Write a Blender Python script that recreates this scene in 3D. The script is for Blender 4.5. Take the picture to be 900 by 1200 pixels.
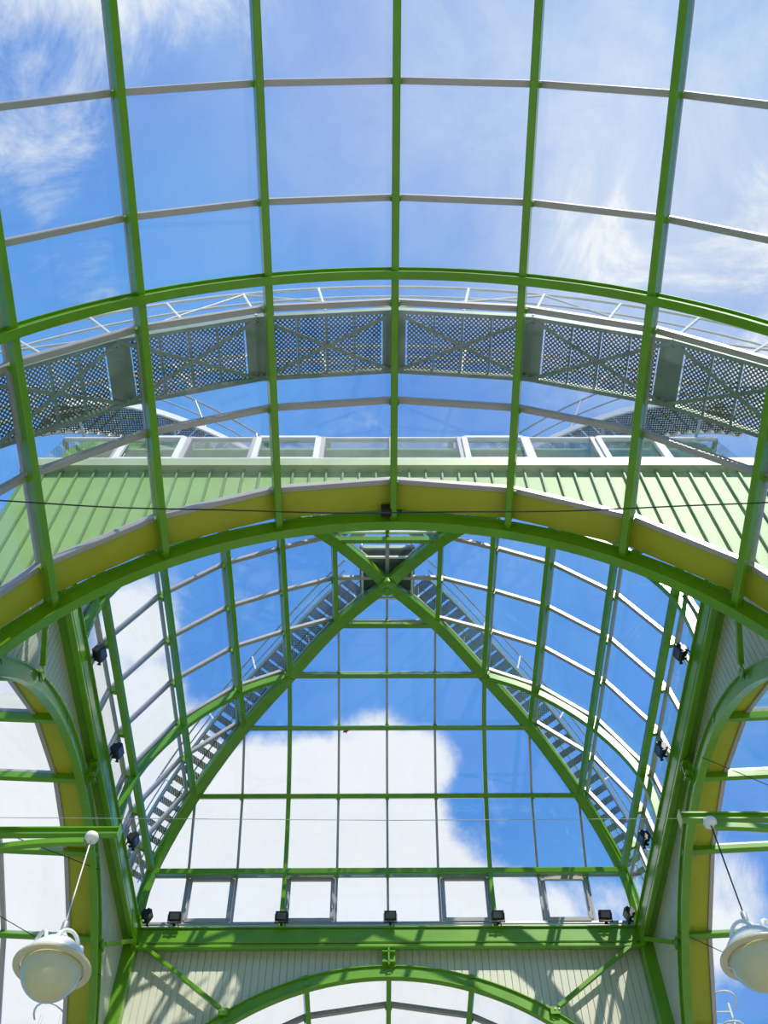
import bpy, bmesh, math, random
from mathutils import Vector, Matrix
random.seed(7)
for o in list(bpy.data.objects): bpy.data.objects.remove(o)
scn = bpy.context.scene
COL = scn.collection
V = Vector
# ------------------------------------------------------------------ camera
F_PX = 1179.6
CR = V((0.99997, -0.00354, -0.00726)); CU = V((0.00071, -0.85689, 0.5155)); CF = V((0.00805, 0.51549, 0.85686))
CPOS = V((-0.2728, 0.0, 1.6))
cd = bpy.data.cameras.new('camera'); cam = bpy.data.objects.new('camera', cd); COL.objects.link(cam)
cd.sensor_fit = 'HORIZONTAL'; cd.sensor_width = 36.0; cd.lens = F_PX / 900 * 36.0
cd.clip_start = 0.05; cd.clip_end = 500
cam.matrix_world = Matrix((( CR.x, CU.x, -CF.x, CPOS.x), (CR.y, CU.y, -CF.y, CPOS.y), (CR.z, CU.z, -CF.z, CPOS.z), (0, 0, 0, 1)))
scn.camera = cam
vs = scn.view_settings
scn.display_settings.display_device = 'sRGB'
vs.view_transform = 'Standard'; vs.look = 'None'; vs.gamma = 1.0; vs.use_curve_mapping = False
vs.exposure = 0.12
scn.cycles.transparent_max_bounces = 32
scn.cycles.max_bounces = 8
scn.cycles.diffuse_bounces = 4
def raydir(px, py):
    return (CF + CR * ((px - 450) / F_PX) - CU * ((py - 600) / F_PX)).normalized()
# ------------------------------------------------------------------ sky
world = bpy.data.worlds.new('sky'); scn.world = world; world.use_nodes = True
wn = world.node_tree; wn.nodes.clear()
def wnode(t, **k):
    n = wn.nodes.new(t)
    for a, b in k.items(): setattr(n, a, b)
    return n
wl = wn.links.new
w_out = wnode('ShaderNodeOutputWorld'); w_bg = wnode('ShaderNodeBackground')
w_tc = wnode('ShaderNodeTexCoord')
CLOUDS = [(50,970,150,1.0),(30,1120,170,1.0),(140,780,60,.42),(185,870,60,.55),(165,720,40,.3),(250,980,90,.9),(330,950,70,.75),(430,930,75,.9),
          (420,1040,95,.9),(545,1060,50,.45),(300,1060,110,.9),(615,1065,38,.42),(690,1068,36,.42),(505,885,30,.42),(850,1060,55,.42),
          (835,1130,45,.3),(35,165,70,.28),(170,700,50,.4),(270,700,40,.24),(450,1200,170,.7),(60,1240,160,.8),(90,310,60,.24),(330,880,45,.3),
          (60,-360,260,.6),(1250,400,260,.5),(-350,500,260,.5),(400,-600,260,.5),(480,1650,500,.25)]
HAZE = [(900,60,330,.24),(600,-20,280,.22),(820,280,200,.14),(380,60,200,.08),(60,60,150,.06),(700,430,200,.08)]
def blobs(lst, spread):
    acc = None
    for (px, py, r, amp) in lst:
        d = raydir(px, py)
        dp = wnode('ShaderNodeVectorMath', operation='DOT_PRODUCT'); dp.inputs[1].default_value = d
        wl(w_tc.outputs['Generated'], dp.inputs[0])
        mr = wnode('ShaderNodeMapRange'); mr.interpolation_type = 'SMOOTHSTEP'
        mr.inputs['From Min'].default_value = math.cos(math.atan(r * spread / F_PX)); mr.inputs['From Max'].default_value = 1.0
        mr.inputs['To Min'].default_value = 0; mr.inputs['To Max'].default_value = amp
        wl(dp.outputs['Value'], mr.inputs['Value'])
        if acc is None: acc = mr.outputs[0]
        else:
            ad = wnode('ShaderNodeMath', operation='ADD'); wl(acc, ad.inputs[0]); wl(mr.outputs[0], ad.inputs[1]); acc = ad.outputs[0]
    return acc
acc = blobs(CLOUDS, 1.5); hz = blobs(HAZE, 1.5)
n1 = wnode('ShaderNodeTexNoise'); n1.inputs['Scale'].default_value = 7.0; n1.inputs['Detail'].default_value = 9; n1.inputs['Roughness'].default_value = .67; n1.inputs['Distortion'].default_value = .5
n2 = wnode('ShaderNodeTexNoise'); n2.inputs['Scale'].default_value = 2.6; n2.inputs['Detail'].default_value = 4
wl(w_tc.outputs['Generated'], n1.inputs['Vector']); wl(w_tc.outputs['Generated'], n2.inputs['Vector'])
m1 = wnode('ShaderNodeMath', operation='MULTIPLY_ADD'); wl(n1.outputs['Fac'], m1.inputs[0]); m1.inputs[1].default_value = 1.7; wl(acc, m1.inputs[2])
m2 = wnode('ShaderNodeMapRange'); m2.interpolation_type = 'SMOOTHSTEP'
m2.inputs['From Min'].default_value = 1.02; m2.inputs['From Max'].default_value = 1.6
wl(m1.outputs[0], m2.inputs['Value'])
blue = wnode('ShaderNodeMixRGB'); blue.inputs[1].default_value = (.07, .245, .72, 1); blue.inputs[2].default_value = (.13, .37, .82, 1)
mb = wnode('ShaderNodeMapRange'); mb.inputs['From Min'].default_value = .35; mb.inputs['From Max'].default_value = .65; wl(n2.outputs['Fac'], mb.inputs['Value']); wl(mb.outputs[0], blue.inputs[0])
cl = wnode('ShaderNodeMixRGB'); cl.inputs[2].default_value = (.86, .88, .92, 1)
hm = wnode('ShaderNodeMath', operation='MULTIPLY'); wl(hz, hm.inputs[0]); wl(n1.outputs['Fac'], hm.inputs[1])
ha = wnode('ShaderNodeMath', operation='MULTIPLY_ADD'); ha.use_clamp = True; wl(hm.outputs[0], ha.inputs[0]); ha.inputs[1].default_value = 2.0; wl(m2.outputs[0], ha.inputs[2])
wl(ha.outputs[0], cl.inputs[0]); wl(blue.outputs[0], cl.inputs[1])
wl(cl.outputs[0], w_bg.inputs['Color']); w_bg.inputs['Strength'].default_value = 1.05
wl(w_bg.outputs[0], w_out.inputs[0])
# ------------------------------------------------------------------ sun
sd = bpy.data.lights.new('sun', 'SUN'); sun = bpy.data.objects.new('sun', sd); COL.objects.link(sun)
sd.energy = 4.2; sd.angle = math.radians(.6); sd.color = (1.0, .95, .84)
saz, sel = math.radians(24), math.radians(50)
to_sun = V((math.sin(saz) * math.cos(sel), -math.cos(saz) * math.cos(sel), math.sin(sel)))
sun.rotation_euler = to_sun.to_track_quat('Z', 'Y').to_euler(); sun.location = (10, -20, 40)

# ------------------------------------------------------------------ materials
def mat(name, col, rough=.5, metal=0., var=.06, scale=3., spec=.5, bump=0., coat=0.):
    m = bpy.data.materials.new(name); m.use_nodes = True; nt = m.node_tree
    b = nt.nodes['Principled BSDF']; b.inputs['Roughness'].default_value = rough; b.inputs['Metallic'].default_value = metal
    b.inputs['Specular IOR Level'].default_value = spec
    b.inputs['Coat Weight'].default_value = coat; b.inputs['Coat Roughness'].default_value = .15
    tc = nt.nodes.new('ShaderNodeTexCoord'); nz = nt.nodes.new('ShaderNodeTexNoise'); nz.inputs['Scale'].default_value = scale; nz.inputs['Detail'].default_value = 6
    nt.links.new(tc.outputs['Object'], nz.inputs['Vector'])
    mx = nt.nodes.new('ShaderNodeMixRGB'); mx.inputs[1].default_value = tuple(max(0, c * (1 - 2 * var)) for c in col) + (1,); mx.inputs[2].default_value = tuple(min(1, c * (1 + 2 * var)) for c in col) + (1,)
    nt.links.new(nz.outputs['Fac'], mx.inputs[0]); nt.links.new(mx.outputs[0], b.inputs['Base Color'])
    if bump:
        bp = nt.nodes.new('ShaderNodeBump'); bp.inputs['Strength'].default_value = bump; nt.links.new(nz.outputs['Fac'], bp.inputs['Height']); nt.links.new(bp.outputs[0], b.inputs['Normal'])
    return m
M_GREEN = mat('green_paint', (.15, .375, .005), .30, 0, .14, 2.2, .5, 0, .35)
M_ALU = mat('aluminium', (.52, .47, .46), .35, .3, .05, 6)
M_WHITE = mat('white_frame_paint', (.86, .84, .82), .4, 0, .03)
M_SOFFIT = mat('olive_yellow_soffit', (.50, .50, .025), .5, 0, .12, 1.2)
M_CREAM = mat('cream_cladding', (.74, .72, .56), .55, 0, .06, 1.3)
M_PALEGREEN = mat('pale_green_cladding', (.27, .45, .13), .5, 0, .08, 1.6)
M_SEAM = mat('seam_green', (.15, .27, .07), .5, 0, .08, 1.6)
M_SILL = mat('sill_metal', (.42, .50, .27), .4, .1, .1, 1.5)
M_BLACK = mat('black_plastic', (.012, .012, .014), .4)
M_LENS = mat('floodlight_glass', (.10, .10, .11), .08, 0, .02, 3, .8)
M_STEEL = mat('galvanised_steel', (.50, .53, .52), .45, .35, .1, 4)
M_GALVG = mat('weathered_steel', (.22, .29, .23), .5, .3, .14, 3)
M_GLOBE = mat('cream_glass_globe', (.68, .64, .34), .25, 0, .03, 2, .6, 0, .3)
M_RIM = mat('lamp_rim', (.70, .63, .42), .35, 0, .04)
M_LAMPW = mat('lamp_white', (.90, .88, .80), .35, 0, .03)
M_CABLE = mat('dark_cable', (.03, .03, .03), .5)
M_WIRE = mat('pale_wire', (.62, .62, .56), .4, .2)
M_RED = mat('red_leaf', (.62, .05, .04), .6, 0, .2, 20)
M_DARK = mat('dark_grating', (.05, .07, .05), .6, 0, .2, 6)

def glass_mat(name, tint, dust, ior=1.5, dustcol=(.75, .85, .9)):
    m = bpy.data.materials.new(name); m.use_nodes = True; nt = m.node_tree; nt.nodes.clear()
    N = nt.nodes.new; L = nt.links.new
    out = N('ShaderNodeOutputMaterial'); tr = N('ShaderNodeBsdfTransparent'); tr.inputs[0].default_value = tint
    gl = N('ShaderNodeBsdfGlossy'); gl.inputs['Roughness'].default_value = .02
    ge = N('ShaderNodeNewGeometry'); dt = N('ShaderNodeVectorMath'); dt.operation = 'DOT_PRODUCT'; L(ge.outputs['Normal'], dt.inputs[0]); L(ge.outputs['Incoming'], dt.inputs[1])
    ab = N('ShaderNodeMath'); ab.operation = 'ABSOLUTE'; L(dt.outputs['Value'], ab.inputs[0])
    om = N('ShaderNodeMath'); om.operation = 'SUBTRACT'; om.inputs[0].default_value = 1; L(ab.outputs[0], om.inputs[1])
    pw = N('ShaderNodeMath'); pw.operation = 'POWER'; L(om.outputs[0], pw.inputs[0]); pw.inputs[1].default_value = 5
    fr = N('ShaderNodeMath'); fr.operation = 'MULTIPLY_ADD'; L(pw.outputs[0], fr.inputs[0]); fr.inputs[1].default_value = .8; fr.inputs[2].default_value = ((ior - 1) / (ior + 1)) ** 2
    m1 = N('ShaderNodeMixShader'); L(fr.outputs[0], m1.inputs[0]); L(tr.outputs[0], m1.inputs[1]); L(gl.outputs[0], m1.inputs[2])
    tl = N('ShaderNodeBsdfTranslucent'); tl.inputs[0].default_value = dustcol + (1,)
    df = N('ShaderNodeBsdfDiffuse'); df.inputs[0].default_value = dustcol + (1,)
    m3 = N('ShaderNodeMixShader'); m3.inputs[0].default_value = .5; L(tl.outputs[0], m3.inputs[1]); L(df.outputs[0], m3.inputs[2])
    tc = N('ShaderNodeTexCoord'); nz = N('ShaderNodeTexNoise'); nz.inputs['Scale'].default_value = 1.1; nz.inputs['Detail'].default_value = 7; nz.inputs['Roughness'].default_value = .65
    mp = N('ShaderNodeMapping'); mp.inputs['Scale'].default_value = (1.0, .45, 1.0); L(tc.outputs['Object'], mp.inputs[0]); L(mp.outputs[0], nz.inputs['Vector'])
    mr = N('ShaderNodeMapRange'); mr.inputs['From Min'].default_value = .35; mr.inputs['From Max'].default_value = .75; mr.inputs['To Min'].default_value = dust * .3; mr.inputs['To Max'].default_value = dust * 2.2
    L(nz.outputs['Fac'], mr.inputs['Value'])
    m2 = N('ShaderNodeMixShader'); L(mr.outputs[0], m2.inputs[0]); L(m1.outputs[0], m2.inputs[1]); L(m3.outputs[0], m2.inputs[2])
    L(m2.outputs[0], out.inputs['Surface'])
    return m
M_GLASS = glass_mat('roof_glass', (.975, .985, .985, 1), .03)
M_GLASS2 = glass_mat('lantern_glass', (.965, .98, .985, 1), .02)

def perf_mat():
    m = bpy.data.materials.new('perforated_sheet'); m.use_nodes = True; nt = m.node_tree; N = nt.nodes.new; L = nt.links.new
    b = nt.nodes['Principled BSDF']; b.inputs['Base Color'].default_value = (.10, .10, .05, 1); b.inputs['Roughness'].default_value = .55; b.inputs['Metallic'].default_value = .3
    uv = N('ShaderNodeUVMap'); uv.uv_map = 'UVMap'
    mp = N('ShaderNodeMapping'); mp.inputs['Rotation'].default_value = (0, 0, math.radians(45)); mp.inputs['Scale'].default_value = (21, 21, 1); L(uv.outputs[0], mp.inputs[0])
    fr = N('ShaderNodeVectorMath'); fr.operation = 'FRACTION'; L(mp.outputs[0], fr.inputs[0])
    sb = N('ShaderNodeVectorMath'); sb.operation = 'DISTANCE'; sb.inputs[1].default_value = (.5, .5, 0); L(fr.outputs[0], sb.inputs[0])
    lt = N('ShaderNodeMath'); lt.operation = 'LESS_THAN'; lt.inputs[1].default_value = .34; L(sb.outputs['Value'], lt.inputs[0])
    tr = N('ShaderNodeBsdfTransparent'); mx = N('ShaderNodeMixShader'); out = nt.nodes['Material Output']
    L(lt.outputs[0], mx.inputs[0]); L(b.outputs[0], mx.inputs[1]); L(tr.outputs[0], mx.inputs[2]); L(mx.outputs[0], out.inputs['Surface'])
    return m
M_PERF = perf_mat()

def floor_mat():
    m = mat('stone_paving', (.62, .60, .54), .6, 0, .1, .6); nt = m.node_tree; N = nt.nodes.new; L = nt.links.new
    b = nt.nodes['Principled BSDF']; br = N('ShaderNodeTexBrick'); br.inputs['Color1'].default_value = (.40, .38, .33, 1); br.inputs['Color2'].default_value = (.32, .31, .27, 1); br.inputs['Mortar'].default_value = (.25, .24, .21, 1)
    br.inputs['Scale'].default_value = 1.2; tc = N('ShaderNodeTexCoord'); L(tc.outputs['Object'], br.inputs['Vector']); L(br.outputs['Color'], b.inputs['Base Color'])
    return m
M_FLOOR = floor_mat()
M_GROUND = mat('lawn', (.14, .18, .08), .8, 0, .2, .5)

# ------------------------------------------------------------------ mesh helpers
class MB:
    def __init__(s): s.v = []; s.f = []; s.uv = None
    def add(s, vs, fs):
        b = len(s.v); s.v += [tuple(v) for v in vs]; s.f += [tuple(i + b for i in f) for f in fs]; return s
    def box(s, c, ax, ay, az):           # centre and three half-axis vectors
        c = V(c); P = [c + sx * V(ax) + sy * V(ay) + sz * V(az) for sz in (-1, 1) for sy in (-1, 1) for sx in (-1, 1)]
        return s.add(P, [(0, 2, 3, 1), (4, 5, 7, 6), (0, 1, 5, 4), (2, 6, 7, 3), (0, 4, 6, 2), (1, 3, 7, 5)])
    def abox(s, x0, x1, y0, y1, z0, z1):
        return s.box(((x0 + x1) / 2, (y0 + y1) / 2, (z0 + z1) / 2), ((x1 - x0) / 2, 0, 0), (0, (y1 - y0) / 2, 0), (0, 0, (z1 - z0) / 2))
    def sweep(s, pts, ups, prof, closed=False):
        pts = [V(p) for p in pts]; n = len(pts); m = len(prof)
        if not isinstance(ups, list): ups = [V(ups)] * n
        vs = []
        for i in range(n):
            if closed: t = (pts[(i + 1) % n] - pts[i - 1]).normalized(); sc = 1
            elif i == 0: t = (pts[1] - pts[0]).normalized(); sc = 1
            elif i == n - 1: t = (pts[-1] - pts[-2]).normalized(); sc = 1
            else:
                a = (pts[i] - pts[i - 1]).normalized(); b = (pts[i + 1] - pts[i]).normalized(); t = (a + b).normalized(); sc = 1
            side = t.cross(V(ups[i])).normalized(); up = side.cross(t).normalized()
            for (a_, b_) in prof: vs.append(pts[i] + side * a_ + up * b_)
        fs = []
        for i in range(n if closed else n - 1):
            j = (i + 1) % n
            for k in range(m): fs.append((i * m + k, i * m + (k + 1) % m, j * m + (k + 1) % m, j * m + k))
        if not closed:
            fs.append(tuple(range(m))[::-1]); fs.append(tuple((n - 1) * m + k for k in range(m)))
        return s.add(vs, fs)
    def tube(s, pts, r, k=8, closed=False):
        up = V((0, 0, 1))
        d = (V(pts[1]) - V(pts[0])).normalized()
        if abs(d.z) > .9: up = V((0, 1, 0))
        return s.sweep(pts, up, [(r * math.cos(2 * math.pi * i / k), r * math.sin(2 * math.pi * i / k)) for i in range(k)], closed)
    def lathe(s, c, axis, prof, k=24):
        axis = V(axis).normalized(); a = axis.orthogonal().normalized(); b = axis.cross(a); c = V(c); vs = []; fs = []
        for (r, h) in prof:
            for i in range(k):
                t = 2 * math.pi * i / k; vs.append(c + axis * h + (a * math.cos(t) + b * math.sin(t)) * max(r, .0004))
        m = len(prof)
        for j in range(m - 1):
            for i in range(k): fs.append((j * k + i, j * k + (i + 1) % k, (j + 1) * k + (i + 1) % k, (j + 1) * k + i))
        fs.append(tuple(range(k))[::-1]); fs.append(tuple((m - 1) * k + i for i in range(k)))
        return s.add(vs, fs)
    def slab(s, quad, th):               # a flat polygon with thickness, centred
        q = [V(p) for p in quad]; n = V((0, 0, 0))
        for i in range(len(q)): n += (q[i] - q[0]).cross(q[(i + 1) % len(q)] - q[0])
        n.normalize(); m = len(q)
        vs = [p - n * th / 2 for p in q] + [p + n * th / 2 for p in q]
        fs = [tuple(range(m))[::-1], tuple(range(m, 2 * m))] + [(i, (i + 1) % m, m + (i + 1) % m, m + i) for i in range(m)]
        return s.add(vs, fs)
    def build(s, name, material, parent=None, smooth=False):
        me = bpy.data.meshes.new(name); me.from_pydata(s.v, [], s.f); me.update()
        bm = bmesh.new(); bm.from_mesh(me); bmesh.ops.recalc_face_normals(bm, faces=bm.faces)
        if s.uv:
            l = bm.loops.layers.uv.new('UVMap')
            for f in bm.faces:
                for lp in f.loops: lp[l].uv = s.uv(lp.vert.co)
        bm.to_mesh(me); bm.free()
        if smooth:
            for p in me.polygons: p.use_smooth = True
        me.materials.append(material)
        o = bpy.data.objects.new(name, me); COL.objects.link(o)
        if parent:
            o.parent = parent
            if parent.type == 'EMPTY' or True: o.matrix_parent_inverse = Matrix.Translation(-parent.location)
        return o
def rect(w, h, c=None):                   # chamfered box section, w across, h along "up"
    c = min(w, h) * .1 if c is None else c; a, b = w / 2, h / 2
    return [(-a + c, -b), (a - c, -b), (a, -b + c), (a, b - c), (a - c, b), (-a + c, b), (-a, b - c), (-a, -b + c)]
def ibeam(w, h, tf=.022, tw=.02):
    a, b, t = w / 2, h / 2, tw / 2
    return [(-a, -b), (a, -b), (a, -b + tf), (t, -b + tf), (t, b - tf), (a, b - tf), (a, b), (-a, b), (-a, b - tf), (-t, b - tf), (-t, -b + tf), (-a, -b + tf)]
def tag(o, label=None, cat=None, group=None, kind=None):
    if label: o['label'] = label
    if cat: o['category'] = cat
    if group: o['group'] = group
    if kind: o['kind'] = kind
    return o
def empty(name, loc, label=None, cat=None, group=None, kind=None):
    o = bpy.data.objects.new(name, None); COL.objects.link(o); o.location = loc; o.empty_display_size = .2
    return tag(o, label, cat, group, kind)
def ordinal(i): return ['first', 'second', 'third', 'fourth', 'fifth', 'sixth', 'seventh', 'eighth', 'ninth', 'tenth'][i]

# ------------------------------------------------------------------ measurements (metres)
YC = 13.903; H = 21.238
W = [0, 1.247, 2.408, 3.565, 4.722, 5.545, 5.656]
Z = [21.42, 21.38, 20.86, 20.244, 19.095, 17.528, 15.879]
WA = 5.681; R = 5.897; ZC = 9.097; RG = 6.08; RP = 5.897
YN = YC - WA; TILT = .1153
SIDES = ['far', 'left', 'right', 'near']
ROT = {'far': 0, 'left': math.pi / 2, 'right': -math.pi / 2, 'near': math.pi}
def loc2w(side, u, v, z):                 # u across, v outwards from the crossing's centre
    if side == 'far': return V((u, YC + v, z))
    if side == 'near': return V((-u, YC - v, z))
    if side == 'left': return V((-v, YC + u, z))
    return V((v, YC - u, z))
def dirw(side, u, v, z): return loc2w(side, u, v, z) - loc2w(side, 0, 0, 0)

# ------------------------------------------------------------------ ground and floor
g = MB().abox(-150, 150, -150, 150, -.3, -.06).build('ground', M_GROUND); tag(g, kind='structure')
fl = MB().abox(-16, 16, -8, 30, -.06, 0).build('floor', M_FLOOR); tag(fl, kind='structure')

# ------------------------------------------------------------------ clad walls between the arches and the eaves
ZT = 15.55                                # underside of the eave beam
def clad_wall(side):
    g_ = .16 if side == 'near' else 0
    gc = .16 if side == 'near' else (0 if side == 'far' else .09)
    root = empty('wall_' + side, loc2w(side, 0, WA, ZT), kind='structure')
    def zb(u, rr): return ZC + math.sqrt(max(rr * rr - u * u, .01))
    # inner boards with narrow grooves
    mb = MB(); step = .15; n = int(2 * 5.66 / step)
    for i in range(n):
        u0 = -5.66 + i * (2 * 5.66 / n); u1 = u0 + 2 * 5.66 / n - .016
        z0, z1 = zb(u0, R + .1 + g_), zb(u1, R + .1 + g_)
        q = [loc2w(side, u0, WA + .115, z0), loc2w(side, u1, WA + .115, z1), loc2w(side, u1, WA + .115, 15.86), loc2w(side, u0, WA + .115, 15.86)]
        mb.slab(q, .02)
    mb.build('cladding', M_CREAM, root)
    # core wall, also closes the grooves
    mb = MB(); n = 40
    for i in range(n):
        u0 = -5.9 + i * 11.8 / n; u1 = u0 + 11.8 / n
        q = [(u0, zb(u0, R + .12 + gc)), (u1, zb(u1, R + .12 + gc)), (u1, 16.02), (u0, 16.02)]
        P = [loc2w(side, a, WA + .127, b) for a, b in q] + [loc2w(side, a, WA + .245, b) for a, b in q]
        mb.add(P, [(0, 1, 2, 3), (7, 6, 5, 4), (0, 4, 5, 1), (1, 5, 6, 2), (2, 6, 7, 3), (3, 7, 4, 0)])
    mb.build('wall_core', M_CREAM, root)
    # outer pans with standing seams
    mb = MB(); mr_ = MB(); n = 44; vo = WA + .262
    for i in range(n):
        u0 = -5.93 + i * 11.86 / n; u1 = u0 + 11.86 / n
        z0, z1 = zb(min(abs(u0), 5.85), R + .12 + gc * .6), zb(min(abs(u1), 5.85), R + .12 + gc * .6)
        mb.slab([loc2w(side, u0, vo, z0), loc2w(side, u1, vo, z1), loc2w(side, u1, vo, 16.08), loc2w(side, u0, vo, 16.08)], .025)
        mr_.box(loc2w(side, u0, vo + .035, (max(z0, z1) + .2 + 16.08) / 2), dirw(side, .014, 0, 0), dirw(side, 0, .03, 0), (0, 0, (16.08 - max(z0, z1) - .2) / 2))
    mb.build('outer_cladding', M_PALEGREEN, root)
    mr_.build('standing_seams', M_SEAM, root)
    mb = MB()
    mb.box(loc2w(side, 0, 5.99, 16.19), dirw(side, 6.03, 0, 0), dirw(side, 0, .10, 0), (0, 0, .115))
    mb.build('sill_flashing', M_SILL, root)
    mb = MB(); mb.box(loc2w(side, 0, 5.98, 16.345), dirw(side, 6.02, 0, 0), dirw(side, 0, .08, 0), (0, 0, .04))
    mb.build('window_sill', M_WHITE, root)
for s in SIDES: clad_wall(s)

# ------------------------------------------------------------------ barrel vaults
def barrel(side, wname, v0, rings, arch_v, step, rp, tilt, angs, pane_name, kmax):
    """v0: inner end, rings: v of glazing hoops, angs: indices of purlins"""
    def pt(v, th, r): return loc2w(side, r * math.sin(th), v, ZC + r * math.cos(th) + tilt * (v - WA))
    root = empty(wname, loc2w(side, 0, rings[0], ZC + RG), kind='structure')
    ths = [step * k for k in angs]; rgl = RG / math.cos(step / 2) ** .5
    where = {'near': 'entrance vault', 'left': 'left side vault', 'right': 'right side vault', 'far': 'far vault'}[side]
    # glass panes
    for i in range(len(rings) - 1):
        for j in range(len(ths) - 1):
            q = [pt(rings[i], ths[j], rgl), pt(rings[i], ths[j + 1], rgl), pt(rings[i + 1], ths[j + 1], rgl), pt(rings[i + 1], ths[j], rgl)]
            MB().slab(q, .012).build('glass_pane', M_GLASS, root)
    # hoops
    for v in rings:
        mb = MB(); pts = [pt(v, t, rgl - .035) for t in ths]
        mb.sweep(pts, dirw(side, 0, 1, 0), rect(.08, .085))
        mb.sweep([pt(v, t, rgl + .035) for t in ths], dirw(side, 0, 1, 0), rect(.03, .06))
        mb.build('glazing_bar', M_ALU, root)
    # glazing caps that run with the purlins, on the glass
    for t in ths:
        mb = MB(); mb.sweep([pt(rings[0], t, rgl + .01), pt(rings[-1], t, rgl + .01)], pt(0, t, 1) - pt(0, t, 0), rect(.06, .07))
        mb.build('glazing_cap', M_ALU, root)
    # soffit band between arch and first hoop
    mb = MB(); n = len(ths)
    va, vb = WA + .10, rings[0] - .03
    P = []
    for t in ths:
        for (v, r) in ((va, rgl - .03), (vb, rgl - .03), (vb, rgl + .02), (va, rgl + .02)): P.append(pt(v, t, r))
    fs = []
    for j in range(n - 1):
        for k in range(4): fs.append((j * 4 + k, j * 4 + (k + 1) % 4, (j + 1) * 4 + (k + 1) % 4, (j + 1) * 4 + k))
    fs += [(0, 1, 2, 3), tuple((n - 1) * 4 + k for k in (3, 2, 1, 0))]
    if side != 'far': mb.add(P, fs); mb.build('soffit_band', M_SOFFIT, root)
    # purlins
    for k, t in zip(angs, ths):
        up = pt(0, t, 1) - pt(0, t, 0)
        if side == 'near':
            if k == 0: lab = 'long green steel purlin along the crown of the entrance vault'
            else: lab = 'long green steel purlin of the entrance vault, %s to the %s of the crown one' % (ordinal(abs(k) - 1), 'left' if k > 0 else 'right')
        elif side == 'far':
            lab = 'short green purlin under the far vault, ' + ('at its crown' if k == 0 else '%s to the %s of the crown' % (ordinal(abs(k) - 1), 'right' if k > 0 else 'left'))
        else:
            kk = k if side == 'left' else -k
            lab = 'green purlin of the %s side vault, ' % side + ('at its crown' if k == 0 else '%s %s the crown, on its %s slope' % (ordinal(abs(k) - 1), 'past' if kk > 0 else 'before', 'far' if kk > 0 else 'near'))
        rt = empty('purlin', pt(WA, t, rp), lab, 'beam', 'green purlins of the ' + where)
        mb = MB(); mb.sweep([pt(WA - .05, t, rp + .02), pt(rings[-1], t, rp + .02)], up, rect(.105, .15))
        mb.build('beam', M_GREEN, rt)
        if abs(k) <= kmax:
            for v in rings:
                mb = MB(); c = pt(v, t, (rp + rgl) / 2 + .03); mb.box(c, dirw(side, 0, .035, 0), up.normalized() * .06, dirw(side, 0, 1, 0).cross(up).normalized() * .075)
                mb.build('glazing_clip', M_GREEN, rt)
    # arches
    for a, (v, w_, h_) in enumerate(arch_v):
        mx = 1.3 if a == 0 else math.pi / 2
        n = 56; pts = [pt(v, -mx + 2 * mx * i / n, R - .0 if a == 0 else R - .02) for i in range(n + 1)]
        if a > 0: pts = [V((pts[0].x, pts[0].y, .0)) ] + pts + [V((pts[-1].x, pts[-1].y, .0))]
        nm = {'near': ['deep green arch at the near edge of the crossing, crossing mid picture', 'slimmer green arch overhead, nearest the viewer in the entrance vault', 'green arch behind the viewer'],
              'left': ['green arch opening to the left side vault', 'outer green arch of the left side vault'], 'right': ['green arch opening to the right side vault', 'outer green arch of the right side vault'],
              'far': ['green arch under the far eave beam, at the bottom of the picture', 'second green arch inside the far vault']}[side][a]
        rt = empty('arch_beam', pt(v, 0, R), nm, 'arch', 'green steel arches')
        mb = MB(); mb.sweep(pts, dirw(side, 0, 1, 0), [(b, a_) for a_, b in ibeam(w_, h_)] if False else [(y_, x_) for (x_, y_) in ibeam(w_, h_, .02, w_ * .45)])
        mb.build('arch_rib', M_GREEN, rt)
        if a == 0:
            for t in ths:
                if abs(t) < 1.25:
                    mb = MB(); mb.box(pt(v, t, R + .13), dirw(side, 0, .05, 0), (pt(0, t, 1) - pt(0, t, 0)) * .05, dirw(side, 0, 1, 0).cross(pt(0, t, 1) - pt(0, t, 0)) * .09)
                    mb.build('purlin_seat', M_GREEN, rt)
    return root
A = YC
near_rings = [A - 7.6417, A - 6.3415, A - 4.8715, A - 3.4325, A - 1.9624, A - .51, A + .94, A + 2.4, A + 3.9]
barrel('near', 'window_1', WA, near_rings, [(WA, .15, .30), (A - 4.4046, .12, .2)], .3030, RP, TILT, list(range(-5, 6)), '', 3)
side_rings = [6.26, 7.56, 9.03, 10.5, 11.95]
barrel('left', 'window_2', WA, side_rings, [(WA, .15, .28), (9.5, .12, .2)], .29, 5.98, .0577, list(range(-5, 6)), '', 3)
barrel('right', 'window_3', WA, side_rings, [(WA, .15, .28), (9.5, .12, .2)], .29, 5.98, .0577, list(range(-5, 6)), '', 3)
barrel('far', 'window_4', WA, [5.95, 6.26 + .85, 8.2, 9.65, 11.1], [(WA, .15, .28), (9.5, .12, .2)], .3030, 5.9, 0, list(range(-5, 6)), '', 3)

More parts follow.
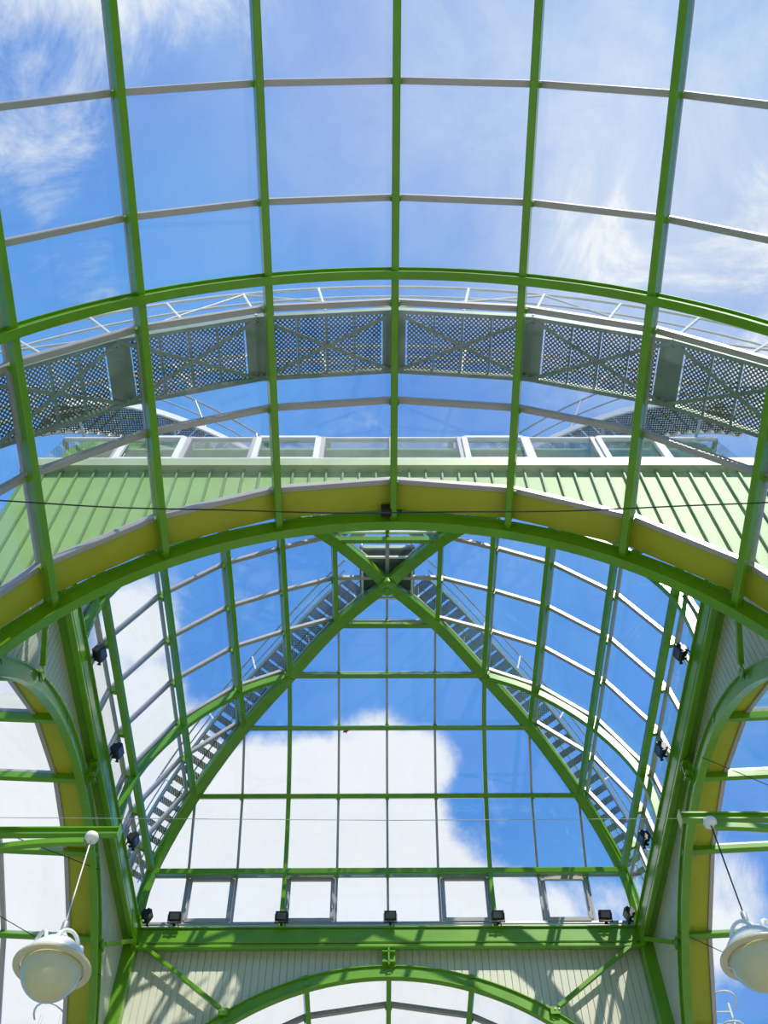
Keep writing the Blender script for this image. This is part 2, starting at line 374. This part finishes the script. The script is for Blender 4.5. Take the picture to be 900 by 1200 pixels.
# ------------------------------------------------------------------ corner posts, eave beams, braces
for sx, sy, nm in ((-1, 1, 'far left'), (1, 1, 'far right'), (-1, -1, 'near left'), (1, -1, 'near right')):
    o = MB(); o.sweep([(sx * 5.66, YC + sy * 5.66, 0), (sx * 5.66, YC + sy * 5.66, 15.6)], (0, 1, 0), rect(.30, .30, .03))
    ob = o.build('corner_post', M_GREEN); tag(ob, 'green steel corner post under the %s end of the eave beams' % nm, 'post', 'corner posts of the crossing')
for s in SIDES:
    nm = {'far': 'far side, carrying a row of floodlights', 'near': 'near side, above the near arch', 'left': 'left side, running up the picture', 'right': 'right side, running up the picture'}[s]
    rt = empty('eave_beam', loc2w(s, 0, WA, 15.7), 'heavy green eave beam on the crossing\'s ' + nm, 'beam', 'eave beams of the crossing')
    L = 5.5
    MB().sweep([loc2w(s, -L, 5.66, 15.785), loc2w(s, L, 5.66, 15.785)], (0, 0, 1), rect(.32, .35, .02)).build('box_beam', M_GREEN, rt)
    MB().sweep([loc2w(s, -L, 5.55, 15.53), loc2w(s, L, 5.55, 15.53)], (0, 0, 1), rect(.12, .10, .02)).build('lower_rail', M_GREEN, rt)
    MB().sweep([loc2w(s, -L, 5.66, 15.975), loc2w(s, L, 5.66, 15.975)], (0, 0, 1), rect(.40, .03, .005)).build('top_flange', M_GREEN, rt)
    # plate between beam and arch
    c = MB(); c.box(loc2w(s, 0, WA - .06, 15.28), dirw(s, .14, 0, 0), dirw(s, 0, .02, 0), (0, 0, .2)); c.box(loc2w(s, 0, WA - .12, 15.28), dirw(s, .015, 0, 0), dirw(s, 0, .06, 0), (0, 0, .2))
    for z in (15.15, 15.40):
        c.box(loc2w(s, 0, WA - .12, z), dirw(s, .14, 0, 0), dirw(s, 0, .06, 0), (0, 0, .012))
    tag(c.build('hanger_plate', M_GREEN), 'green plate bracket joining the %s eave beam to the crown of its arch' % s, 'bracket', 'hanger plates over the arches')
    for sg in (-1, 1):
        world_u = loc2w(s, sg, 0, 0); 
        if s in ('far', 'near'): w_ = 'left' if world_u.x < 0 else 'right'
        else: w_ = 'far' if world_u.y > YC else 'near'
        rt = empty('knee_brace', loc2w(s, sg * 3.42, WA - .12, 14.1), 'thin diagonal green brace at the %s end of the %s wall, from post to arch' % (w_, s), 'brace', 'knee braces against the clad walls')
        MB().sweep([loc2w(s, sg * 5.42, WA - .14, 15.62), loc2w(s, sg * 3.50, WA - .10, 14.14)], dirw(s, 0, 1, 0), rect(.09, .09)).build('strut', M_GREEN, rt)
        MB().box(loc2w(s, sg * 3.42, WA - .10, 14.06), dirw(s, .10, 0, 0), dirw(s, 0, .012, 0), (0, 0, .08)).build('end_plate', M_GREEN, rt)
        b = MB()
        for q in (-.04, .04): b.lathe(loc2w(s, sg * 3.46 + q, WA - .115, 14.08), dirw(s, 0, -1, 0), [(.018, 0), (.018, .02)], 8)
        b.build('bolts', M_STEEL, rt)

# ------------------------------------------------------------------ the glazed lantern over the crossing
def prof_pt(w):                            # height of the structural surface at plan distance w (monotone interpolation)
    for i in range(6):
        if w <= W[i + 1] + 1e-6:
            t = (w - W[i]) / (W[i + 1] - W[i]); return Z[i] + (Z[i + 1] - Z[i]) * t
    return Z[6]
# parametric smooth curve (w,z): Catmull-Rom through the measured points
PW = [(-W[1], Z[1])] + list(zip(W, Z)) + [(5.6, 14.2)]
def curve(n=5):
    out = []
    for i in range(1, len(PW) - 2):
        p0, p1, p2, p3 = [V((a, b)) for a, b in PW[i - 1:i + 3]]
        for j in range(n):
            t = j / n
            out.append(.5 * ((2 * p1) + (p2 - p0) * t + (2 * p0 - 5 * p1 + 4 * p2 - p3) * t * t + (3 * p1 - p0 - 3 * p2 + p3) * t ** 3))
    out.append(V((W[6], Z[6]))); return out
CUR = curve()
OFF = .25
# glass polyline: ring points pushed outwards
GL = []
for i in range(7):
    a = V((W[max(i - 1, 0)], Z[max(i - 1, 0)])); b = V((W[min(i + 1, 6)], Z[min(i + 1, 6)]))
    if i == 0: n = V((0, 1))
    else:
        t = (b - a).normalized(); n = V((-t.y, t.x)); n = n if n.x > 0 or n.y > 0 else -n
        if n.y < 0: n = V((abs(n.x), 0))
    GL.append((W[i] + n.x * OFF, Z[i] + n.y * OFF))
GL[0] = (0, Z[0] + OFF - .02); GL[6] = (5.93, 16.38)
GLV = [V(g) for g in GL]
def gz(w):
    for i in range(6):
        if w <= GL[i + 1][0] + 1e-6:
            t = (w - GL[i][0]) / (GL[i + 1][0] - GL[i][0]); return GL[i][1] + (GL[i + 1][1] - GL[i][1]) * t
    return GL[6][1]
COLS = [-4.722, -3.565, -2.408, -1.2, 0, 1.2, 2.408, 3.565, 4.722]
def gn(i):                                  # outward normal of glass segment i..i+1 as (v,z)
    d = GLV[i + 1] - GLV[i]; n = V((-d.y, d.x)).normalized(); return n if n.y > -.01 and (n.x > 0 or n.y > 0) else -n
vent_cells = [(-4.722, -3.565), (-2.408, -1.2), (1.2, 2.408), (3.565, 4.722)]
for si, s in enumerate(SIDES):
    root = empty('window_%d' % (5 + si), loc2w(s, 0, 3, 19), kind='structure')
    # panes
    for i in range(6):
        w0, z0 = GL[i]; w1, z1 = GL[i + 1]
        edges = [-99] + COLS + [99]
        for j in range(len(edges) - 1):
            a, b = edges[j], edges[j + 1]
            # trapezoid |u|<=w clipped to a..b
            lo0, hi0 = max(a, -w0), min(b, w0); lo1, hi1 = max(a, -w1), min(b, w1)
            if hi1 - lo1 < .02: continue
            poly = []
            if hi0 - lo0 > .005: poly = [(lo0, w0), (hi0, w0)]
            else:
                m = min(abs(a), abs(b)) if (a * b > 0) else 0
                # apex where the hip meets the column
                u = m if a > 0 or (a == 0) else -m
                if m < w0: u = 0 if w0 < .01 else (w0 if a > 0 else -w0)
                poly = [(u, max(w0, m))]
            if abs(b) < 90 and hi0 - lo0 > .005 and b > w0 + .01 and b < w1 - .01: poly.append((b, b))
            poly.append((hi1, w1)); poly.append((lo1, w1))
            if abs(a) < 90 and hi0 - lo0 > .005 and a < -w0 - .01 and a > -w1 + .01: poly.append((a, -a))
            if len(poly) < 3: continue
            def zz(v): return z0 + (z1 - z0) * (v - w0) / (w1 - w0)
            MB().slab([loc2w(s, u, v, zz(v)) for u, v in poly], .012).build('glass_pane', M_GLASS2, root)
    # columns of aluminium bars
    for c in COLS + ([-.55, .55] if False else []):
        ac = abs(c); pts = [(ac, gz(ac))] if ac > 0 else [(0.0, GL[0][1])]
        for (w, z) in GL:
            if w > ac + .02: pts.append((w, z))
        ups = []
        P3 = [loc2w(s, c, w, z) for w, z in pts]
        mb = MB(); mb.sweep(P3, dirw(s, 1, 0, 0), rect(.10 if s != 'far' else .07, .09 if s != 'far' else .055)); mb.build('glazing_bar', M_ALU, root)
    # rings: glazing caps on the glass and clips
    for i in range(1, 6):
        w, z = GL[i]
        n = gn(i) + gn(i - 1); n.normalize()
        mb = MB(); mb.sweep([loc2w(s, -w, w, z), loc2w(s, w, w, z)], dirw(s, 0, n.x, n.y), rect(.07, .07)); mb.build('glazing_cap', M_ALU if s != 'near' else M_WHITE, root)
    # hip edge flashing
    if True:
        mb = MB(); mb.box(loc2w(s, 0, 5.93, 16.39), dirw(s, 5.93, 0, 0), dirw(s, 0, .05, 0), (0, 0, .03)); mb.build('bottom_frame', M_WHITE if s != 'far' else M_ALU, root)
    # opening vents in the lowest row
    n5 = gn(5); g5, g6 = GLV[5], GLV[6]; dd = (g6 - g5).normalized()
    for (a, b) in vent_cells:
        top = g5 + dd * .10; bot = g6 - dd * .08
        def q3(u, p, o=0): return loc2w(s, u, p.x + n5.x * o, p.y + n5.y * o)
        ca, cb = a + .085, b - .085
        mb = MB(); o = .055 if s == 'near' else -.03
        pr = rect(.10, .075)
        mb.sweep([q3(ca, top, o), q3(cb, top, o)], dirw(s, 0, n5.x, n5.y), pr)
        mb.sweep([q3(ca, bot, o), q3(cb, bot, o)], dirw(s, 0, n5.x, n5.y), pr)
        mb.sweep([q3(ca, top, o), q3(ca, bot, o)], dirw(s, 0, n5.x, n5.y), pr)
        mb.sweep([q3(cb, top, o), q3(cb, bot, o)], dirw(s, 0, n5.x, n5.y), pr)
        fr = mb.build('vent_sash', M_WHITE if s == 'near' else M_ALU, root)
        mb = MB()
        for u in (ca, cb): mb.tube([q3(u, top.lerp(bot, .35), -.10), q3(u, top.lerp(bot, .75), -.10)], .018)
        mb.build('vent_opener', M_STEEL, fr)
    # green ring purlins: top-level things
    for i in range(1, 6):
        w, z = W[i], Z[i]; n = gn(i) + gn(i - 1); n.normalize()
        row = ['topmost', 'second from the top', 'third from the top', 'fourth from the top', 'lowest'][i - 1]
        rt = empty('ring_purlin', loc2w(s, 0, w, z), 'straight green purlin of the lantern\'s %s slope, %s' % (s, row), 'beam', 'ring purlins of the lantern\'s %s slope' % s)
        up = dirw(s, 0, n.x, n.y); hw = w - .06
        mb = MB(); mb.sweep([loc2w(s, -hw, w, z), loc2w(s, hw, w, z)], up, rect(.11 if i < 5 else .13, .15)); mb.build('beam', M_GREEN, rt)
        for c in COLS:
            if abs(c) < w - .1:
                mb = MB(); p = loc2w(s, c, w + n.x * .14, z + n.y * .14)
                mb.box(p, dirw(s, .045, 0, 0), dirw(s, 0, n.x, n.y) * .07, dirw(s, 0, -n.y, n.x) * .075); mb.build('glazing_clip', M_GREEN, rt)
    # curved frames at +-2.4 down to the eave
    for sg in (-1, 1):
        pts = [p for p in CUR if p.x > 2.40 or abs(p.x - 2.408) < .01]
        P3 = [loc2w(s, sg * 2.408, p.x + .0, p.y) for p in pts]
        if s in ('far', 'near'): w_ = 'left' if loc2w(s, sg, 0, 0).x < 0 else 'right'
        else: w_ = 'far' if loc2w(s, sg, 0, 0).y > YC else 'near'
        rt = empty('curved_rib', P3[-1], 'curved green rib inside the lantern\'s %s slope, the %s one of its two' % (s, w_), 'rib', 'curved ribs of the lantern')
        mb = MB(); mb.sweep(P3, dirw(s, 1, 0, 0), rect(.19, .12) if s in ('left', 'right') else rect(.12, .10)); mb.build('rib', M_GREEN, rt)
        mb = MB(); p = P3[0]; d = (P3[1] - P3[0]).normalized()
        mb.sweep([p + d * .05, p + d * .11], dirw(s, 1, 0, 0), rect(.25, .18)); mb.build('splice_plate', M_GREEN, rt)

# hips
for sx, sy, nm in ((-1, 1, 'far left'), (1, 1, 'far right'), (-1, -1, 'near left'), (1, -1, 'near right')):
    P3 = [V((sx * p.x, YC + sy * p.x, p.y + .04)) for p in CUR if p.x > .12]
    P3 = [V((sx * .12, YC + sy * .12, Z[0] + .0))] + P3
    P3[-1].z = 15.86
    rt = empty('hip_beam', P3[-1], 'thick green hip beam rising from the %s corner to the hub' % nm, 'beam', 'hip beams of the lantern')
    mb = MB(); mb.sweep(P3, V((sx, -sy, 0)).normalized(), rect(.26, .19, .02)); mb.build('box_beam', M_GREEN, rt)
    mb = MB(); mb.sweep([p + V((0, 0, -.14)) for p in P3], V((sx, -sy, 0)).normalized(), rect(.025, .27, .004)); mb.build('lower_flange', M_GREEN, rt)
    mb = MB(); P4 = [V((sx * p.x, YC + sy * p.x, p.y)) + V((sx * .7, sy * .7, 0)) * 0 + V((0, 0, .27 if p.x < 5 else .0)) for p in CUR if p.x > .3 and p.x < 5.3]
    mb.sweep(P4, V((sx, -sy, 0)).normalized(), rect(.08, .16)); mb.build('hip_cap', M_ALU, rt)
hub = empty('hub_joint', (0, YC, 21.1), 'round green steel hub where the four hip beams meet', 'hub')
MB().lathe((0, YC, 21.10), (0, 0, 1), [(.02, 0), (.15, .01), (.205, .05), (.22, .1), (.22, .42), (.17, .46)], 28).build('drum', M_GREEN, hub, True)
MB().lathe((0, YC, 21.06), (0, 0, 1), [(.02, 0), (.07, .005), (.075, .05)], 20).build('cap_plate', M_GREEN, hub, True)
# small inner glazing ring round the hub
mb = MB(); zt = 21.62
for s in SIDES: mb.sweep([loc2w(s, -.6, .6, zt), loc2w(s, .6, .6, zt)], (0, 0, 1), rect(.05, .06))
tag(mb.build('ridge_ring', M_WHITE), 'small square of pale glazing bars around the hub', 'glazing frame')

# ------------------------------------------------------------------ service platform on top of the lantern
rt = empty('roof_platform', (0, YC, 22.0), 'small dark service platform on the very top of the lantern', 'platform')
mb = MB(); mb.uv = lambda c: (c.x, c.y); mb.abox(-.62, .62, YC - .62, YC + .62, 22.0, 22.03); mb.build('grating', M_DARK, rt)
mb = MB()
for a, b in (((-.64, -.64), (.64, -.64)), ((.64, -.64), (.64, .64)), ((.64, .64), (-.64, .64)), ((-.64, .64), (-.64, -.64))):
    mb.sweep([(a[0], YC + a[1], 21.98), (b[0], YC + b[1], 21.98)], (0, 0, 1), rect(.06, .14))
mb.build('edge_frame', M_GALVG, rt)
for sx in (-1, 1):
    for sy in (-1, 1): MB().tube([(sx * .62, YC + sy * .62, 21.6), (sx * .62, YC + sy * .62, 23.0)], .025).build('post', M_STEEL, rt)
mb = MB()
for z in (22.5, 23.0): mb.tube([(-.62, YC - .62, z), (.62, YC - .62, z), (.62, YC + .62, z), (-.62, YC + .62, z)], .022, 8, True)
mb.build('railing', M_STEEL, rt)

# ------------------------------------------------------------------ maintenance stairs that climb over the four hips
SC = [p for p in CUR if .75 < p.x < 5.6]
for sx, sy, nm in ((-1, 1, 'far left'), (1, 1, 'far right'), (-1, -1, 'near left'), (1, -1, 'near right')):
    lat = V((sx, -sy, 0)).normalized()
    def hp(i): p = SC[i]; return V((sx * p.x, YC + sy * p.x, p.y))
    n = len(SC); nor = []
    for i in range(n):
        t = (hp(min(i + 1, n - 1)) - hp(max(i - 1, 0))).normalized(); q = lat.cross(t).normalized(); q = q if q.z > 0 else -q; nor.append(q)
    rt = empty('roof_stair', hp(n - 1), 'maintenance stair on the outside of the glass, climbing the %s hip' % nm, 'stair', 'roof stairs over the hips')
    base = [hp(i) + nor[i] * .80 for i in range(n)]
    for sg in (-1, 1):
        MB().sweep([b + lat * .42 * sg for b in base], lat, rect(.16, .04)).build('stringer', M_GALVG if sy > 0 else M_WHITE, rt)
    # treads
    L = 0; nxt = 0
    for i in range(n - 1):
        a, b = base[i], base[i + 1]; seg = (b - a).length
        while nxt < L + seg:
            t = (nxt - L) / seg; c = a.lerp(b, t); out = V((sx, sy, 0)).normalized()
            slope = (b - a).normalized()
            flat = abs(slope.z) < .45
            dv = slope if flat else out
            mb = MB(); mb.uv = (lambda c_, d_=dv: (c_.dot(d_), c_.dot(lat))); mb.box(c, lat * .40, dv * (.10 if not flat else .12), dv.cross(lat).normalized() * .012); mb.build('tread', M_PERF, rt)
            nxt += .30
        L += seg
    # railing on both sides
    for sg in (-1, 1):
        rb = MB(); rb.tube([b + lat * .36 * sg + nor[i] * 1.0 for i, b in enumerate(base)], .024); rb.tube([b + lat * .36 * sg + nor[i] * .52 for i, b in enumerate(base)], .018)
        rb.build('handrail', M_STEEL, rt)
        for i in range(1, n, 4):
            MB().tube([base[i] + lat * .36 * sg, base[i] + lat * .36 * sg + nor[i] * 1.0], .022).build('rail_post', M_WHITE, rt)
    for i in (3, 9, 15, 21):
        if i < n: MB().tube([base[i] - lat * .3, base[i] - nor[i] * .54 - lat * .05], .03).build('support_leg', M_STEEL, rt)

# ------------------------------------------------------------------ catwalk arching over the entrance vault
RD = 6.69; Y0, Y1 = 5.08, 6.02; ST = .303
rt = empty('catwalk', (0, 5.55, ZC + RD), 'perforated steel catwalk arching over the outside of the entrance vault glass', 'catwalk')
def cw(th, y, r=RD): return V((r * math.sin(th), y, ZC + r * math.cos(th)))
NB = 4
for k in range(-NB, NB):
    t0, t1 = ST * k, ST * (k + 1); a0, a1 = t0 + .026, t1 - .026
    A0, A1 = cw(a0, Y0), cw(a1, Y0)
    for q in range(4):
        f0, f1 = q / 4 + .012, (q + 1) / 4 - .012
        p0, p1 = A0.lerp(A1, f0), A0.lerp(A1, f1)
        ux = (p1 - p0).normalized()
        mb = MB(); mb.uv = (lambda c, ux=ux: (c.dot(ux), c.y))
        mb.add([p0, p1, p1 + V((0, Y1 - Y0, 0)), p0 + V((0, Y1 - Y0, 0))], [(0, 1, 2, 3)])
        nn = ux.cross(V((0, 1, 0))); nn = nn if nn.z > 0 else -nn
        mb.add([p0 + nn * .003, p1 + nn * .003, p1 + V((0, Y1 - Y0, 0)) + nn * .003, p0 + V((0, Y1 - Y0, 0)) + nn * .003], [(0, 1, 2, 3)])
        mb.build('deck_sheet', M_PERF, rt)
    # joists between the sheets
    mb = MB()
    for q in (1, 2, 3):
        p = A0.lerp(A1, q / 4) ; mb.sweep([p + V((0, .02, .02)), p + V((0, Y1 - Y0 - .02, .02))], cw(t0, 0, 1) - V((0, 0, ZC)), rect(.03, .05))
    mb.build('joists', M_GALVG, rt)
    # cross bracing just under the deck
    mb = MB(); dn = -(cw((t0 + t1) / 2, 0, 1) - V((0, 0, ZC))).normalized() * .05
    B0, B1 = cw(t0, Y0) + dn, cw(t1, Y0) + dn; dy = V((0, Y1 - Y0, 0))
    mb.sweep([B0, B1 + dy], -dn, rect(.055, .02)); mb.sweep([B1 + dn * .5, B0 + dy + dn * .5], -dn, rect(.055, .02))
    mb.build('cross_brace', M_GALVG, rt)
    for y, nm in ((Y0, 0), (Y1, 1)):
        MB().sweep([cw(t0, y), cw(t1, y)], V((0, 1, 0)), rect(.13, .06)).build('edge_beam', M_GALVG, rt)
for k in range(-NB, NB + 1):
    t = ST * k; nrm = (cw(t, 0, 1) - V((0, 0, ZC))).normalized(); tg = nrm.cross(V((0, 1, 0)))
    MB().box(cw(t, (Y0 + Y1) / 2, RD - .01), tg * .17, (0, (Y1 - Y0) / 2, 0), nrm * .012).build('cross_plate', M_GALVG, rt)
    for y in (Y0 + .08, Y1 - .08):
        MB().tube([cw(t, y, RD - .02), cw(t, y, RD - .42 + TILT * (YN - y))], .03).build('support_leg', M_GALVG, rt)
for y in (Y0 - .02, Y1 + .02):
    for r, rr in ((1.0, .024), (.55, .018)):
        MB().tube([cw(-ST * NB + ST * NB * 2 * i / 40, y, RD + r) for i in range(41)], rr).build('handrail', M_WHITE, rt)
    for k in range(-2 * NB, 2 * NB + 1):
        t = ST * k / 2; MB().tube([cw(t, y, RD), cw(t, y, RD + 1.0)], .024).build('rail_post', M_WHITE, rt)
    for k in range(-NB, NB):
        t0, t1 = ST * k, ST * (k + 1)
        if k % 2: t0, t1 = t1, t0
        MB().tube([cw(t0, y, RD + .06), cw(t1, y, RD + .95)], .018).build('rail_brace', M_WHITE, rt)

# ------------------------------------------------------------------ floodlights along the eave beams
fcount = 0
def floodlight(side, u, label):
    rt = empty('floodlight', loc2w(side, u, 5.46, 15.9), label, 'floodlight', 'black floodlights on the eave beams')
    inw = dirw(side, 0, -1, 0); uu = dirw(side, 1, 0, 0)
    c = loc2w(side, u, 5.33, 16.15)
    ax = (inw * .75 + V((0, 0, -.35))).normalized(); upv = uu.cross(ax).normalized(); upv = upv if upv.z > 0 else -upv
    mb = MB(); mb.box(c, uu * .135, upv * .10, ax * .05)
    mb.box(c - ax * .07, uu * .10, upv * .075, ax * .03)
    hs = mb.build('housing', M_BLACK, rt); mb = MB()
    for k in range(-3, 4): mb.box(c - ax * .11 + uu * .03 * k, uu * .005, upv * .07, ax * .03)
    mb.build('cooling_fins', M_BLACK, hs)
    mb = MB(); mb.box(c + ax * .052, uu * .10, upv * .066, ax * .006); mb.build('front_glass', M_LENS, hs)
    mb = MB(); 
    for sg in (-1, 1): mb.box(c + uu * .145 * sg + V((0, 0, -.06)), uu * .006, upv * .10, ax * .018)
    mb.box(c + V((0, 0, -.16)), uu * .15, inw * .02, (0, 0, .006)); mb.box(c + V((0, 0, -.17)) - inw * .03, uu * .03, inw * .06, (0, 0, .01))
    mb.build('yoke', M_BLACK, rt)
    mb = MB(); mb.tube([c - ax * .12, c - ax * .16 + V((0, 0, -.06)) + uu * .05, loc2w(side, u + .09, 5.52, 15.97)], .012); mb.build('lead', M_CABLE, rt)
names_f = ['leftmost', 'second from the left', 'middle', 'second from the right', 'rightmost']
for i, u in enumerate((-4.74, -2.37, .04, 2.43, 4.82)): floodlight('far', u, 'black floodlight on the far eave beam, %s of the five' % names_f[i])
for i, yy in enumerate((19.2, 16.75, 14.22, 11.78)):
    nm = ['lowest in the picture', 'second from the bottom', 'third from the bottom', 'fourth from the bottom', 'nearest, hidden behind the near arch'][i]
    floodlight('left', yy - YC, 'black floodlight on the left eave beam, ' + nm)
    floodlight('right', YC - yy, 'black floodlight on the right eave beam, ' + nm)

# ------------------------------------------------------------------ bracket arms with hanging globe lamps
def lamp(sx, tipx, x, y, ztop, z, nm):
    rt = empty('bracket_arm', (sx * 5.6, y, ztop), 'green cantilever arm reaching in from the %s, holding the %s globe lamp' % (nm, nm), 'bracket', 'lamp arms')
    ya = y + .02; zt = ztop + .12
    mb = MB(); mb.sweep([(sx * 5.66, ya, zt), (sx * tipx, ya, zt)], (0, 0, 1), [(a, b) for a, b in ibeam(.075, .09, .016, .02)]); mb.build('top_bar', M_GREEN, rt)
    pts = []
    for i in range(15):
        t = i / 14; xx = 5.66 + (tipx + .32 - 5.66) * t; zz = zt - .12 - .75 * (1 - t) ** 2.2
        pts.append((sx * xx, ya, zz))
    mb = MB(); mb.sweep(pts, (0, 1, 0), rect(.07, .06)); mb.build('curved_strut', M_GREEN, rt)
    MB().abox(min(sx * tipx, sx * (tipx - .012)), max(sx * tipx, sx * (tipx - .012)), ya - .06, ya + .06, zt - .10, zt + .06).build('end_plate', M_GREEN, rt)
    MB().abox(min(sx * 5.66, sx * 5.52), max(sx * 5.66, sx * 5.52), ya - .1, ya + .1, zt - 1.0, zt + .12).build('wall_bracket', M_GREEN, rt)
    # lamp
    lt = empty('pendant_lamp', (x, y, z - .3), 'cream glass globe lamp with a flat rim ring, hanging on the %s side' % nm, 'lamp', 'globe lamps')
    MB().lathe((x, y, ztop + .075), (0, 0, -1), [(.03, 0), (.062, .005), (.072, .04), (.062, .075), (.03, .085)], 22).build('canopy', M_LAMPW, lt, True)
    sw = MB().tube([(x, y, ztop + .02), (x, y, z + .50)], .008).build('suspension_wire', M_WIRE if sx < 0 else M_CABLE, lt)
    MB().lathe((x, y, z + .50), (0, 0, -1), [(.02, 0), (.028, .02), (.028, .10), (.02, .12)], 14).build('wire_grip', M_STEEL, sw, True)
    ush = MB().lathe((x, y, z + .05), (0, 0, 1), [(.29, 0), (.285, .05), (.24, .12), (.16, .20), (.08, .26), (.03, .33)], 32).build('upper_shell', M_LAMPW, lt, True)
    gp = [(.27 * math.cos(a), -.31 * math.sin(a)) for a in [math.pi / 2 * (14 - i) / 14 for i in range(15)]]
    gl = MB().lathe((x, y, z + .03), (0, 0, 1), gp + [(.262, .03)], 36).build('globe', M_GLOBE, lt, True)
    n = 40; prof = [(.285, -.012), (.345, -.012), (.348, .0), (.345, .012), (.285, .012)]
    vsl = []; fs = []
    for i in range(n):
        t = 2 * math.pi * i / n
        for r_, h_ in prof: vsl.append((x + r_ * math.cos(t), y + r_ * math.sin(t), z + .02 + h_))
    for i in range(n):
        for k in range(5): fs.append((i * 5 + k, i * 5 + (k + 1) % 5, ((i + 1) % n) * 5 + (k + 1) % 5, ((i + 1) % n) * 5 + k))
    mb = MB(); mb.add(vsl, fs); mb.build('rim_ring', M_RIM, lt)
    for a in (.6, 2.2, 3.9, 5.4):
        cx, cy = x + .19 * math.cos(a), y + .19 * math.sin(a)
        pp = [(cx + .11 * math.cos(b) * math.cos(a + 1.57), cy + .11 * math.cos(b) * math.sin(a + 1.57), z + .14 + .15 * math.sin(b)) for b in [math.pi * i / 10 for i in range(11)]]
        MB().tube(pp, .018).build('handle_loop', M_LAMPW, ush)
lamp(-1, 2.90, -3.16, 8.11, 8.64, 7.19, 'left')
lamp(1, 2.86, 3.14, 8.01, 8.72, 7.19, 'right')

# ------------------------------------------------------------------ cables and tie wires
def wire(name, pts, r, m, label, cat, group=None):
    mb = MB(); mb.tube(pts, r, 6); o = mb.build(name, m); tag(o, label, cat, group); return o
pts = []
for i in range(41):
    t = i / 40; x = -5.0 + 10.0 * t
    pts.append((x, 6.2, 11.89 + .30 * (x / 5) ** 2 + .012 * math.sin(x * 2.3)))
wire('power_cable', pts, .010, M_CABLE, 'thin black cable strung right across the entrance vault, in front of the near arch', 'cable')
mb = MB(); mb.abox(-.19, -.03, 7.99, 8.11, 14.95, 15.12); jb = mb.build('junction_box', M_BLACK); tag(jb, 'small black junction box on the crown of the near arch', 'box')
wire('tie_wire', [(-9, 12, 12.50), (0, 12, 12.38), (9, 12, 12.42)], .005, M_WIRE, 'very thin pale wire stretched level across the crossing', 'wire')
TW = [((-5.55, 13.9 + 1.9, 14.6), (-11, 11.5, 14.0), 'upper dark tie wire in the left side vault'), ((-5.55, 17.6, 13.6), (-11, 13.5, 14.6), 'middle dark tie wire in the left side vault'),
      ((-5.7, 20.3, 11.9), (-10.5, 16.5, 12.8), 'lower dark tie wire in the left side vault'),
      ((5.55, 13.0, 14.7), (11, 15.8, 14.6), 'upper dark tie wire in the right side vault'), ((5.55, 16.9, 14.0), (11, 20.0, 13.6), 'middle dark tie wire in the right side vault'),
      ((6.0, 20.0, 12.4), (10.5, 16.8, 13.4), 'lower dark tie wire in the right side vault')]
for a, b, l in TW: wire('tie_wire', [a, b], .008, M_CABLE, l, 'wire', 'tie wires')

# ------------------------------------------------------------------ ladders outside
def ladder(x, y, z0, z1, nm):
    rt = empty('caged_ladder', (x, y, z0), 'white caged ladder outside the glass, beyond the %s far corner' % nm, 'ladder', 'caged ladders')
    for dx in (-.22, .22): MB().tube([(x + dx, y, z0), (x + dx, y, z1)], .03).build('rail', M_WHITE, rt)
    z = z0 + .2
    while z < z1: MB().tube([(x - .22, y, z), (x + .22, y, z)], .014).build('rung', M_WHITE, rt); z += .3
    z = z1 - .1
    while z > z0 + 2:
        MB().tube([(x + .36 * math.cos(a), y - .62 * math.sin(a), z) for a in [math.pi * i / 10 for i in range(11)]], .022).build('cage_hoop', M_WHITE, rt); z -= .7
ladder(-7.5, 21.2, 9.5, 15.1, 'left'); ladder(7.45, 21.2, 9.5, 15.3, 'right')

# ------------------------------------------------------------------ stray red leaves on the glass
def leaf(c, n, label):
    n = V(n).normalized(); a = n.orthogonal().normalized(); b = n.cross(a)
    out = [(0, .09), (.03, .04), (.08, .05), (.05, 0), (.07, -.05), (.015, -.035), (0, -.09), (-.015, -.035), (-.07, -.05), (-.05, 0), (-.08, .05), (-.03, .04)]
    o = MB().slab([V(c) + a * x + b * y for x, y in out], .006).build('fallen_leaf', M_RED); tag(o, label, 'leaf', 'red leaves on the glass')
leaf((-1.03, YC + 3.66, 20.26), (0, .4, 1), 'small red leaf resting on the far slope of the lantern glass')
leaf((4.0, YC - 1.95, 20.15), (.5, 0, .9), 'small red leaf resting on the right slope of the lantern glass')
